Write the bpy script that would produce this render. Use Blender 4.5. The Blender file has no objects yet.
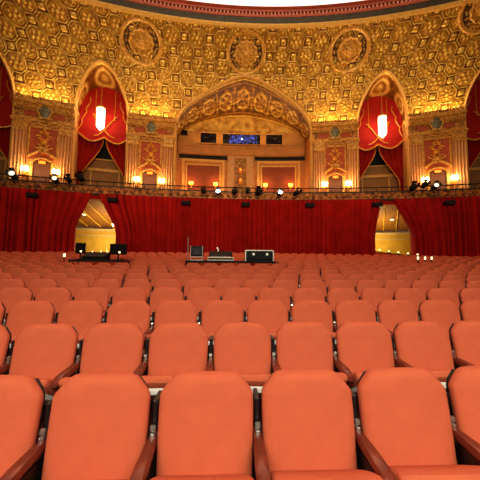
import bpy, math, random
from math import sin, cos, pi, hypot, sqrt, radians, atan2, exp
from mathutils import Vector, Matrix
random.seed(7)
scene = bpy.context.scene
COL = scene.collection

# ------------------------------------------------------------------ helpers
class MB:
    """collects verts / faces for one mesh object"""
    def __init__(s):
        s.v = []; s.f = []; s.c = []; s.mi = []; s.cur = 0
    def add(s, verts, faces):
        b = len(s.v); s.v.extend(verts)
        for f in faces:
            s.f.append(tuple(b + i for i in f)); s.mi.append(s.cur)
        return s
    def box(s, x0, x1, y0, y1, z0, z1, fn=None):
        vs = [(x, y, z) for z in (z0, z1) for y in (y0, y1) for x in (x0, x1)]
        if fn: vs = [fn(*p) for p in vs]
        return s.add(vs, [(0, 2, 3, 1), (4, 5, 7, 6), (0, 1, 5, 4), (2, 6, 7, 3), (0, 4, 6, 2), (1, 3, 7, 5)])
    def bbox(s, x0, x1, y0, y1, z0, z1, b=.01):
        """box with chamfered edges (all 12)"""
        cx, cy, cz = (x0+x1)/2, (y0+y1)/2, (z0+z1)/2
        hx, hy, hz = (x1-x0)/2, (y1-y0)/2, (z1-z0)/2
        b = min(b, hx*.9, hy*.9, hz*.9)
        rings = []
        for z, ins in ((-hz, b), (-hz+b, 0), (hz-b, 0), (hz, b)):
            ex, ey = hx-ins, hy-ins
            k = b if ins == 0 else b*.5
            rings.append([(cx+x, cy+y, cz+z) for x, y in ((-ex+k, -ey), (ex-k, -ey), (ex, -ey+k), (ex, ey-k), (ex-k, ey), (-ex+k, ey), (-ex, ey-k), (-ex, -ey+k))])
        return s.loft(rings, True, True)
    def loft(s, rings, cap0=False, cap1=False, closed=True):
        n = len(rings[0]); vs = [p for r in rings for p in r]; fs = []
        for j in range(len(rings)-1):
            for i in range(n if closed else n-1):
                k = (i+1) % n
                fs.append((j*n+i, j*n+k, (j+1)*n+k, (j+1)*n+i))
        if cap0: fs.append(tuple(range(n-1, -1, -1)))
        if cap1: fs.append(tuple((len(rings)-1)*n+i for i in range(n)))
        return s.add(vs, fs)
    def lathe(s, prof, c=(0, 0, 0), n=12, axis='z', cap=True):
        rings = []
        for r, z in prof:
            ring = []
            for i in range(n):
                a = 2*pi*i/n
                p = (r*cos(a), r*sin(a), z)
                if axis == 'y': p = (p[0], p[2], p[1])
                if axis == 'x': p = (p[2], p[0], p[1])
                ring.append((c[0]+p[0], c[1]+p[1], c[2]+p[2]))
            rings.append(ring)
        return s.loft(rings, cap, cap)
    def tube(s, pts, r, n=6, closed=False, rfn=None):
        pts = [Vector(p) for p in pts]; m = len(pts); rings = []
        up0 = Vector((0.13, 0.31, 1)).normalized()
        for i, p in enumerate(pts):
            if closed: t = pts[(i+1) % m]-pts[i-1]
            else: t = pts[min(i+1, m-1)]-pts[max(i-1, 0)]
            if t.length < 1e-9: t = Vector((0, 0, 1))
            t.normalize()
            u = up0 if abs(t.dot(up0)) < .95 else Vector((1, 0, 0))
            a = t.cross(u).normalized(); b = t.cross(a)
            rr = rfn(i/(m-1)) if rfn else r
            rings.append([tuple(p+(a*cos(2*pi*k/n)+b*sin(2*pi*k/n))*rr) for k in range(n)])
        if closed: rings.append(rings[0])
        return s.loft(rings, not closed, not closed)
    def grid(s, nu, nv, fn):
        vs = [fn(i/nu, j/nv) for j in range(nv+1) for i in range(nu+1)]
        fs = [(j*(nu+1)+i, j*(nu+1)+i+1, (j+1)*(nu+1)+i+1, (j+1)*(nu+1)+i) for j in range(nv) for i in range(nu)]
        return s.add(vs, fs)
    def build(s, name, mat, parent=None, smooth=False, loc=None, fix=True):
        me = bpy.data.meshes.new(name)
        me.from_pydata(s.v, [], s.f); me.update()
        if fix:
            import bmesh
            bm = bmesh.new(); bm.from_mesh(me)
            bmesh.ops.recalc_face_normals(bm, faces=bm.faces[:]); bm.to_mesh(me); bm.free()
        for m in (mat if isinstance(mat, (list, tuple)) else [mat]): me.materials.append(m)
        if isinstance(mat, (list, tuple)):
            for p, k in zip(me.polygons, s.mi): p.material_index = k
        if smooth:
            for p in me.polygons: p.use_smooth = True
            if smooth != 'full':
                try: me.set_sharp_from_angle(angle=radians(40))
                except Exception: pass
        o = bpy.data.objects.new(name, me); COL.objects.link(o)
        if parent is not None: o.parent = parent
        if loc is not None: o.location = loc
        return o

def tag(o, label=None, cat=None, group=None, kind=None):
    if label: o['label'] = label
    if cat: o['category'] = cat
    if group: o['group'] = group
    if kind: o['kind'] = kind
    return o
def empty(name, loc=(0, 0, 0), rz=0):
    o = bpy.data.objects.new(name, None); COL.objects.link(o)
    o.location = loc; o.rotation_euler = (0, 0, rz); o.empty_display_size = .1
    return o
def struct(o): o['kind'] = 'structure'; return o

# ------------------------------------------------------------------ materials
def lin(c):
    return tuple(((x/12.92) if x <= .04045 else ((x+.055)/1.055)**2.4) for x in c)
def mat(name, rgb, rough=.6, metal=0, noise=0, nscale=20, bump=0, bscale=60, rgb2=None, spec=.5, sheen=0):
    m = bpy.data.materials.new(name); m.use_nodes = True
    nt = m.node_tree; b = nt.nodes['Principled BSDF']
    c = (*lin(rgb), 1)
    b.inputs['Base Color'].default_value = c
    b.inputs['Roughness'].default_value = rough; b.inputs['Metallic'].default_value = metal
    b.inputs['Specular IOR Level'].default_value = spec
    if sheen:
        b.inputs['Sheen Weight'].default_value = sheen
        b.inputs['Sheen Tint'].default_value = c
    tc = nt.nodes.new('ShaderNodeTexCoord')
    if noise or rgb2:
        n = nt.nodes.new('ShaderNodeTexNoise'); n.inputs['Scale'].default_value = nscale; n.inputs['Detail'].default_value = 4
        nt.links.new(tc.outputs['Object'], n.inputs['Vector'])
        r = nt.nodes.new('ShaderNodeValToRGB')
        r.color_ramp.elements[0].position = .32; r.color_ramp.elements[1].position = .68
        k = 1-noise
        r.color_ramp.elements[0].color = (*lin(rgb2), 1) if rgb2 else (c[0]*k, c[1]*k, c[2]*k, 1)
        r.color_ramp.elements[1].color = c
        nt.links.new(n.outputs['Fac'], r.inputs['Fac']); nt.links.new(r.outputs['Color'], b.inputs['Base Color'])
    if bump:
        n2 = nt.nodes.new('ShaderNodeTexNoise'); n2.inputs['Scale'].default_value = bscale; n2.inputs['Detail'].default_value = 5
        nt.links.new(tc.outputs['Object'], n2.inputs['Vector'])
        bp = nt.nodes.new('ShaderNodeBump'); bp.inputs['Strength'].default_value = bump; bp.inputs['Distance'].default_value = .02
        nt.links.new(n2.outputs['Fac'], bp.inputs['Height']); nt.links.new(bp.outputs['Normal'], b.inputs['Normal'])
    return m
def glow(name, rgb, strength):
    m = bpy.data.materials.new(name); m.use_nodes = True
    b = m.node_tree.nodes['Principled BSDF']
    b.inputs['Base Color'].default_value = (*lin(rgb), 1)
    b.inputs['Emission Color'].default_value = (*lin(rgb), 1)
    b.inputs['Emission Strength'].default_value = strength
    return m
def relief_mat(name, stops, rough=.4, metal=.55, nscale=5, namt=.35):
    """gilded plaster: colour follows the vertex attribute 'relief' (darker in the grooves)"""
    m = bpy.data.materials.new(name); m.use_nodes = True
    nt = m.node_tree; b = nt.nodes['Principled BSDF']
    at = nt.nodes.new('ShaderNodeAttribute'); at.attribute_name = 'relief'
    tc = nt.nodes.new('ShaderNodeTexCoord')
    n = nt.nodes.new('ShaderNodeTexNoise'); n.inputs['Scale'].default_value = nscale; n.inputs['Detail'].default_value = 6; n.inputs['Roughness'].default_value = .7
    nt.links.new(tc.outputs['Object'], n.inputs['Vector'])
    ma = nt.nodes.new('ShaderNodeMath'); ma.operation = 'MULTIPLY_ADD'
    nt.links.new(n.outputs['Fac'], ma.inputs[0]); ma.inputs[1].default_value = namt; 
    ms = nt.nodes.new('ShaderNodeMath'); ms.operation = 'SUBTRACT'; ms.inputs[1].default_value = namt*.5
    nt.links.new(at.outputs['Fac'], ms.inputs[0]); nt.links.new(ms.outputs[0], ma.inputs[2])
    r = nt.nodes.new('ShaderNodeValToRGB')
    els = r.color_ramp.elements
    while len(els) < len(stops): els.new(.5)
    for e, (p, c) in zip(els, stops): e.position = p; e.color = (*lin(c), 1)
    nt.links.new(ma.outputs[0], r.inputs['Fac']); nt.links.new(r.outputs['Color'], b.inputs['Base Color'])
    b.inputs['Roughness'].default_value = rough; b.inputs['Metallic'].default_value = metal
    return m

M = {}
M['fabric'] = mat('seat_fabric', (.80, .375, .245), .85, noise=.10, nscale=9, bump=.25, bscale=350, spec=.2, sheen=.1)
M['fabric_far'] = mat('seat_fabric_far', (.84, .29, .18), .9, noise=.1, nscale=2, spec=.2)
M['shell'] = mat('seat_black', (.035, .03, .035), .45)
M['pan'] = mat('seat_pan_grey', (.86, .84, .80), .4)
M['wood'] = mat('mahogany', (.47, .19, .12), .25, noise=.45, nscale=14, rgb2=(.32, .10, .06))
M['chrome'] = mat('steel', (.75, .73, .70), .25, metal=.9)
M['black'] = mat('black_case', (.02, .02, .022), .6, spec=.2)
M['blackcloth'] = mat('black_cloth', (.025, .022, .025), .9)
M['silver'] = mat('aluminium_edge', (.72, .70, .66), .35, metal=.6)
M['carpet'] = mat('carpet', (.30, .05, .04), .95, noise=.4, nscale=5)
M['velvet'] = mat('red_velvet', (.72, .085, .06), .85, noise=.3, nscale=1.5, spec=.15, sheen=.25)
M['drape'] = mat('red_drape', (.64, .085, .04), .8, noise=.15, nscale=1.5, spec=.2, sheen=.2)
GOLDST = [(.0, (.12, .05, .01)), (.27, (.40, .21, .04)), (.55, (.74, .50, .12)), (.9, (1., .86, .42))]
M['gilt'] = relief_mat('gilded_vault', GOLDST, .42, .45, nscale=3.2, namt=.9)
M['gold'] = mat('gold_paint', (.92, .68, .28), .42, metal=.15, noise=.45, nscale=6, rgb2=(.62, .37, .10))
M['golddark'] = mat('dark_bronze', (.34, .20, .06), .5, metal=.3, noise=.4, nscale=7)  # dark bronze, the medallion field's own colour
M['lunette'] = mat('lunette_gold', (.95, .74, .34), .5, metal=.2, noise=.5, nscale=1.6, rgb2=(.66, .40, .12), bump=.5, bscale=4)
M['parapet'] = mat('parapet_relief', (.84, .50, .20), .5, metal=.3, noise=.6, nscale=5, rgb2=(.26, .11, .03), bump=.9, bscale=9)
M['niche'] = mat('niche_brown', (.42, .22, .09), .7, noise=.3, nscale=3)
M['goldtrim'] = mat('gold_braid', (.86, .56, .16), .45, metal=.35)
M['ornate'] = mat('gilded_relief', (.84, .60, .24), .45, metal=.35, noise=.5, nscale=6, rgb2=(.38, .19, .06), bump=.9, bscale=9)
M['stone'] = mat('tan_stone', (.84, .55, .26), .7, noise=.25, nscale=1.2, bump=.15, bscale=12)
M['pilaster'] = mat('pilaster_stone', (.86, .62, .38), .6, noise=.2, nscale=3)
M['redpanel'] = mat('red_panel', (.74, .32, .15), .7, noise=.45, nscale=8, rgb2=(.58, .22, .09))
M['brownwall'] = mat('brown_wall', (.62, .42, .22), .8, noise=.2, nscale=2)
M['damask'] = mat('damask_panel', (.60, .27, .11), .75, noise=.5, nscale=7, rgb2=(.46, .18, .06))
M['frieze'] = mat('dark_frieze', (.24, .15, .05), .55, noise=.6, nscale=4.5, rgb2=(.02, .014, .008), bump=.8, bscale=12)
M['redrim'] = mat('red_balustrade', (.72, .30, .22), .5, noise=.3, nscale=5)
M['redrimdark'] = mat('red_gap', (.28, .04, .03), .7)
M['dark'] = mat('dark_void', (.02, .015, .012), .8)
M['shield'] = mat('shield_blue_grey', (.47, .46, .34), .5, metal=.3, noise=.4, nscale=6)
M['glass'] = mat('booth_glass', (.02, .025, .06), .08, spec=.6)
M['blueglow'] = glow('booth_screen', (.10, .15, .55), .35)
def starry(name):
    m = bpy.data.materials.new(name); m.use_nodes = True
    nt = m.node_tree; b = nt.nodes['Principled BSDF']; b.inputs['Base Color'].default_value = (.004, .005, .012, 1)
    tc = nt.nodes.new('ShaderNodeTexCoord'); n = nt.nodes.new('ShaderNodeTexNoise'); n.inputs['Scale'].default_value = 5; n.inputs['Detail'].default_value = 5
    nt.links.new(tc.outputs['Object'], n.inputs['Vector'])
    r = nt.nodes.new('ShaderNodeValToRGB'); e = r.color_ramp.elements
    e[0].position = .47; e[0].color = (.001, .001, .006, 1); e[1].position = .72; e[1].color = (.10, .16, .95, 1)
    nt.links.new(n.outputs['Fac'], r.inputs['Fac']); nt.links.new(r.outputs['Color'], b.inputs['Emission Color']); b.inputs['Emission Strength'].default_value = 1.2
    return m
M['blueglow'] = starry('booth_blue_reflections')
M['bluewhite'] = glow('booth_lamp', (.6, .75, 1), 5)
M['foyer'] = mat('foyer_gold_wall', (.95, .74, .20), .6, noise=.25, nscale=1.5)
M['foyerdark'] = mat('foyer_ceiling', (.72, .47, .18), .6, noise=.3, nscale=3)
M['cream'] = mat('cream_ledge', (.86, .74, .46), .6)
M['dome'] = glow('dome_glow', (1, .97, .94), 1.15)  # emission stands in for cove light falling on the plaster
M['lantern'] = glow('lantern_glass', (1, .90, .72), 6)
M['bulb'] = glow('warm_bulb', (1, .90, .68), 26)
M['candle'] = glow('amber_bulb', (1, .62, .2), 8)
M['sign'] = glow('orange_sign', (1, .36, .08), 5)
M['spotlens'] = glow('spot_lens', (1, .97, .9), 22)
M['spotdim'] = glow('spot_lens_dim', (1, .95, .85), 1.3)
M['led'] = glow('small_lamp', (1, .88, .62), 3)
M['hall'] = mat('side_wall_plaster', (.55, .33, .14), .8, noise=.3, nscale=1)
M['moulding'] = mat('moulding_gold', (.92, .68, .32), .45, metal=.12, noise=.25, nscale=5)

# ------------------------------------------------------------------ camera
CX, CH = -1.2, 1.514
cam = bpy.data.cameras.new('camera'); co = bpy.data.objects.new('camera', cam); COL.objects.link(co)
cam.sensor_width = 36; cam.sensor_fit = 'HORIZONTAL'; cam.lens = 36*289/480; cam.clip_end = 200
ya, pt, ro = radians(2.2), radians(4.5), .0096
fwd = Vector((sin(ya)*cos(pt), cos(ya)*cos(pt), sin(pt)))
r0 = Vector((cos(ya), -sin(ya), 0)); u0 = r0.cross(fwd)
rt = r0*cos(ro)+u0*sin(ro); up = u0*cos(ro)-r0*sin(ro)
mw = Matrix(((rt.x, up.x, -fwd.x, CX), (rt.y, up.y, -fwd.y, 0), (rt.z, up.z, -fwd.z, CH), (0, 0, 0, 1)))
co.matrix_world = mw; scene.camera = co
def project(p):
    d = Vector(p)-Vector((CX, 0, CH)); z = d.dot(fwd)
    return (240+289*d.dot(rt)/z, 240-289*d.dot(up)/z)

# ------------------------------------------------------------------ building coordinates
RU, YU = 45., 25.       # upper auditorium wall: cylinder radius, depth on the axis
RC, YC = 52., 20.       # parapet / curtain line
def PU(s, d, h):        # arc length, distance behind the upper wall (+ = further away), height
    a = s/RU; r = RU+d
    return (r*sin(a), YU-RU+r*cos(a), h)
def PC(s, d, h):
    a = s/RC; r = RC+d
    return (r*sin(a), YC-RC+r*cos(a), h)
SL = .075
def floor_z(y): return SL*(y-1.6)
# vault profile
TAB = []
for i in range(201):
    t = i/200
    TAB.append(((1-t)**2*45+2*t*(1-t)*44.3+t*t*40.6, (1-t)**2*13.65+2*t*(1-t)*17.5+t*t*19.5))
LEN = [0]
for a, b in zip(TAB, TAB[1:]): LEN.append(LEN[-1]+hypot(b[0]-a[0], b[1]-a[1]))
VL = LEN[-1]
def interp(x, xs, ys):
    if x <= xs[0]: return ys[0]
    if x >= xs[-1]: return ys[-1]
    lo, hi = 0, len(xs)-1
    while hi-lo > 1:
        m = (lo+hi)//2
        if xs[m] <= x: lo = m
        else: hi = m
    k = (x-xs[lo])/(xs[hi]-xs[lo])
    return ys[lo]+(ys[hi]-ys[lo])*k
TR = [t[0] for t in TAB]; TH = [t[1] for t in TAB]
def v_rh(l): return interp(l, LEN, TR), interp(l, LEN, TH)
def v_r(h): return interp(h, TH, TR) if h > 13.65 else 45.
def v_l(h): return interp(h, TH, LEN)
def PV(s, l, out=0):
    """point on the vault: arc length at wall radius, profile length, relief height toward the hall"""
    r, h = v_rh(l)
    r2, h2 = v_rh(min(l+.02, VL)); r1, h1 = v_rh(max(l-.02, 0))
    tr, th = r2-r1, h2-h1; n = hypot(tr, th) or 1
    r -= out*th/n; h += out*tr/n          # normal points inward and down
    a = s/RU
    return (r*sin(a), YU-RU+r*cos(a), h)
def PVh(s, h, out=0): return PV(s, v_l(h), out) if h > 13.65 else PU(s, -out, h)

SIDE = [(2.0, 13.2), (2.0, 13.7), (1.93, 14.4), (1.78, 15.1), (1.52, 15.75), (1.16, 16.35), (.78, 16.8), (.38, 17.1), (0, 17.24)]
CENT = [(6.02, 13.3), (5.95, 13.75), (5.5, 14.6), (4.8, 15.3), (3.85, 15.93), (2.9, 16.45), (1.9, 16.87), (.95, 17.18), (0, 17.36)]
SIDEB = [(2.0, 13.2), (2.0, 13.9), (1.98, 14.6), (1.88, 15.2), (1.65, 15.8), (1.3, 16.25), (.85, 16.55), (.42, 16.7), (0, 16.75)]
CENTB = [(6.05, 13.9), (5.95, 14.35), (5.5, 15.05), (4.8, 15.6), (3.85, 16.1), (2.9, 16.42), (1.9, 16.68), (.95, 16.84), (0, 16.9)]
def smooth_half(pts, n):
    """resample a half outline (jamb -> apex) evenly with Catmull-Rom"""
    P = [Vector(p) for p in pts]; Q = []
    for i in range(len(P)-1):
        a, b, c, d = P[max(i-1, 0)], P[i], P[i+1], P[min(i+2, len(P)-1)]
        for k in range(8):
            t = k/8
            Q.append(.5*((2*b)+(c-a)*t+(2*a-5*b+4*c-d)*t*t+(3*b-a-3*c+d)*t**3))
    Q.append(P[-1])
    L = [0]
    for a, b in zip(Q, Q[1:]): L.append(L[-1]+(b-a).length)
    X = [q.x for q in Q]; Y = [q.y for q in Q]
    return [(interp(L[-1]*i/n, L, X), interp(L[-1]*i/n, L, Y)) for i in range(n+1)]
def full_outline(half, n, c):
    h = smooth_half(half, n)
    return [(c-s, y) for s, y in h]+[(c+s, y) for s, y in h[-2::-1]]
ARCH = [(0., CENT), (-11.9, SIDE), (11.9, SIDE), (-19.9, SIDE), (19.9, SIDE)]
def half_width(half, h):
    ys = [p[1] for p in half]; xs = [p[0] for p in half]
    if h > ys[-1]: return -1
    return interp(h, ys, xs)
def in_arch(s, h):
    return any(abs(s-c) < half_width(hf, h) for c, hf in ARCH)

# ------------------------------------------------------------------ floor
f = MB()
f.grid(8, 8, lambda u, v: (-24+48*u, -3+24*v, floor_z(-3+24*v)))
struct(f.build('floor', M['carpet']))

# ------------------------------------------------------------------ vault (the gilded ceiling with octagon relief)
def rosette(x, y, R, seed):
    r = hypot(x, y); a = atan2(y, x)
    if r > R: return 0
    q = r/R
    k = .5+.5*cos((8 if seed % 2 else 6)*a+q*3)
    h = .8*exp(-(q/.22)**2)+.75*k*exp(-((q-.58)/.18)**2)+.3*exp(-((q-.9)/.07)**2)
    return h
def smst(a, b, x):
    t = max(0, min(1, (x-a)/(b-a))); return t*t*(3-2*t)
PA = 1.40   # octagon period
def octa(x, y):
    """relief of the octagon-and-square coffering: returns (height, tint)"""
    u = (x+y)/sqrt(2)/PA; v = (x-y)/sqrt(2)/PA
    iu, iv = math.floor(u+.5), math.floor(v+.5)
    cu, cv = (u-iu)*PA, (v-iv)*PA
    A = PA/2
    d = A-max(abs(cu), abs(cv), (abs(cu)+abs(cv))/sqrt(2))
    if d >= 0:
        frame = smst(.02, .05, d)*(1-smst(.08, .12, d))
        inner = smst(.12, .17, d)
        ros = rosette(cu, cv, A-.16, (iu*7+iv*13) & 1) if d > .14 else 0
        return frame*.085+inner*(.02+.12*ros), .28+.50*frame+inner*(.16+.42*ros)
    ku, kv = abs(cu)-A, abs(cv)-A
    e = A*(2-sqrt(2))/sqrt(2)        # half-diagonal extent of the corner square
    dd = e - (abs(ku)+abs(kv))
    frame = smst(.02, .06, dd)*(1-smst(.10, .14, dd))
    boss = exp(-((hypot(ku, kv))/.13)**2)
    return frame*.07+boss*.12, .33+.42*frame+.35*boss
S0, S1, DS = -21.5, 21.5, .06
ns = int((S1-S0)/DS); nl = 124
v = MB(); tint = []
idx = {}
for j in range(nl+1):
    l = VL*j/nl; r, h = v_rh(l)
    for i in range(ns+1):
        s = S0+(S1-S0)*i/ns
        hh, tt = octa(s*r/45.*1.02+.0, l-.55)
        e = smst(0, .25, l)*smst(0, .3, VL-l)
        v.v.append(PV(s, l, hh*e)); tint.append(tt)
for j in range(nl):
    h = v_rh(VL*(j+.5)/nl)[1]
    for i in range(ns):
        s = S0+(S1-S0)*(i+.5)/ns
        if in_arch(s, h): continue
        a = j*(ns+1)+i
        v.f.append((a, a+1, a+ns+2, a+ns+1)); v.mi.append(0)
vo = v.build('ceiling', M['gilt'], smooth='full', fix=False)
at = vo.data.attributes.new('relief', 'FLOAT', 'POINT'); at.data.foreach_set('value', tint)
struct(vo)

# gilded arch borders, soffits
def border(c, half, r1, name, low):
    n = 40
    o = full_outline(half, n, c)
    jam = half[0][0]
    pts = [(c-jam, low+(half[0][1]-low)*i/8) for i in range(8)]+o+[(c+jam, half[0][1]-(half[0][1]-low)*i/8) for i in range(1, 9)]
    m = MB()
    m.tube([PVh(s, h, .05) for s, h in pts], r1, 8)
    # inner bead
    m.tube([PVh(c+(s-c)*(1-.09/jam), h-(.09 if abs(s-c) < jam*.9 else .03), -.12) for s, h in pts], r1*.5, 6)
    return struct(m.build(name, M['moulding'], smooth=True))
border(0, CENT, .12, 'trim_1', 7.2)
border(-11.9, SIDE, .09, 'trim_2', 7.2); border(11.9, SIDE, .09, 'trim_3', 7.2)
border(-19.9, SIDE, .09, 'trim_4', 7.2); border(19.9, SIDE, .09, 'trim_5', 7.2)

def soffit(c, half, back, off, name, amp):
    n = 60; nv = 40 if c == 0 else 16
    A = full_outline(half, n, c); B = full_outline(back, n, c)
    m = MB(); tint = []
    tot = len(A)-1
    for j in range(nv+1):
        t = j/nv
        for i in range(tot+1):
            (s0, h0), (s1, h1) = A[i], B[i]
            s, h = s0+(s1-s0)*t, h0+(h1-h0)*t
            r = v_r(h0)*(1-t)+(45+off)*t
            # ornament: ribs along the edges, scrolls and medallions on the middle field
            x = (i/tot-.5)
            rib = exp(-((t-.05)/.03)**2)+exp(-((t-.95)/.03)**2)+.7*exp(-((t-.14)/.015)**2)+.7*exp(-((t-.86)/.015)**2)
            fld = smst(.16, .22, t)*(1-smst(.78, .84, t))
            if c == 0:
                cell = x*9; cx = (cell-math.floor(cell+.5)); yy = (t-.5)*1.5
                rr = hypot(cx, yy); an = atan2(yy, cx)
                orn = .75*exp(-((rr-.34)/.05)**2)+.6*exp(-((rr-.2)/.06)**2)*(.5+.5*cos(6*an))+.7*exp(-(rr/.09)**2)
                orn += .6*exp(-((abs(cx)-.5)/.04)**2)
                orn += .55*(.5+.5*sin(47*x+6*sin(13*t+9*x)))*(.5+.5*cos(31*t+5*sin(29*x)))
            else:
                cell = x*4; cx = (cell-math.floor(cell+.5)); rr = hypot(cx, (t-.5)*1.2)
                orn = exp(-((rr-.3)/.07)**2)+exp(-(rr/.14)**2)
            hgt = min(1.2, rib+fld*orn)
            hgt = max(hgt, 0)
            a = s/RU
            q = Vector((r*sin(a), YU-RU+r*cos(a), h))
            ctr = Vector(PU(c, (r-45), 13.2))
            q += (ctr-q).normalized()*hgt*amp
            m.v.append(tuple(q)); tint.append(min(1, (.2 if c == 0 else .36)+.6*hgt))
    for j in range(nv):
        for i in range(tot):
            a = j*(tot+1)+i; m.f.append((a, a+1, a+tot+2, a+tot+1)); m.mi.append(0)
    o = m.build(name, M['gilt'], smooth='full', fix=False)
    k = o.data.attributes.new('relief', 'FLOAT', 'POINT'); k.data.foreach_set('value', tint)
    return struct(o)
soffit(0, CENT, CENTB, 4.5, 'trim_6', .14)
for k, c in enumerate((-11.9, 11.9, -19.9, 19.9)): soffit(c, SIDE, SIDEB, 2.2, 'trim_%d' % (7+k), .08)

# ------------------------------------------------------------------ rim of the dome and the dome
def ring_band(prof, s0, s1, n, name, m, rad=None):
    b = MB()
    b.grid(n, len(prof)-1, lambda u, w: (lambda p, a: (p[0]*sin(a), -20+p[0]*cos(a), p[1]))(prof[int(round(w*(len(prof)-1)))], (s0+(s1-s0)*u)/45))
    return struct(b.build(name, m, smooth=True))
ring_band([(40.62, 19.5), (40.75, 19.38), (40.55, 19.30), (40.35, 19.42), (40.3, 19.5)], -23, 23, 90, 'trim_11', M['moulding'])
ring_band([(40.32, 19.45), (40.25, 19.55), (40.16, 19.72), (40.12, 19.78)], -23, 23, 90, 'trim_12', M['frieze'])
ring_band([(40.12, 19.76), (39.98, 19.70), (39.9, 19.78), (39.92, 19.84)], -23, 23, 90, 'trim_13', M['redrim'])
ring_band([(39.98, 19.80), (39.98, 20.02)], -23, 23, 90, 'trim_14', M['redrimdark'])
b = MB()
for i in range(150):
    a = (-22.5+45*i/149)/45; da = .05/40
    vs = []
    for z in (19.8, 20.04):
        for rr in (39.9, 39.99):
            for aa in (a-da, a+da): vs.append((rr*sin(aa), -20+rr*cos(aa), z))
    b.add(vs, [(0, 1, 3, 2), (4, 6, 7, 5), (0, 4, 5, 1), (2, 3, 7, 6), (0, 2, 6, 4), (1, 5, 7, 3)])
struct(b.build('trim_15', mat('pale_baluster', (.80, .50, .40), .5)))
ring_band([(40.02, 20.02), (39.86, 20.0), (39.8, 20.06), (39.84, 20.14), (39.6, 20.16)], -23, 23, 90, 'trim_16', M['redrim'])
def dome_part(r0_, r1_, name, m, nn):
    b = MB()
    b.grid(60, nn, lambda u, w: (lambda r, a: (r*sin(a), -20+r*cos(a), 20.1+3.4*sin(min(1, (40-r)/24)*pi/2)))(r0_+(r1_-r0_)*w, (-23+46*u)/45))
    return struct(b.build(name, m, smooth=True))
dome_part(39.66, 36.5, 'ceiling_dome_glow', M['dome'], 6)       # foot of the white saucer dome, made to glow in place of cove light
dome_part(36.5, 10, 'ceiling_dome', mat('dome_white', (.93, .86, .78), .8), 14)

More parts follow.
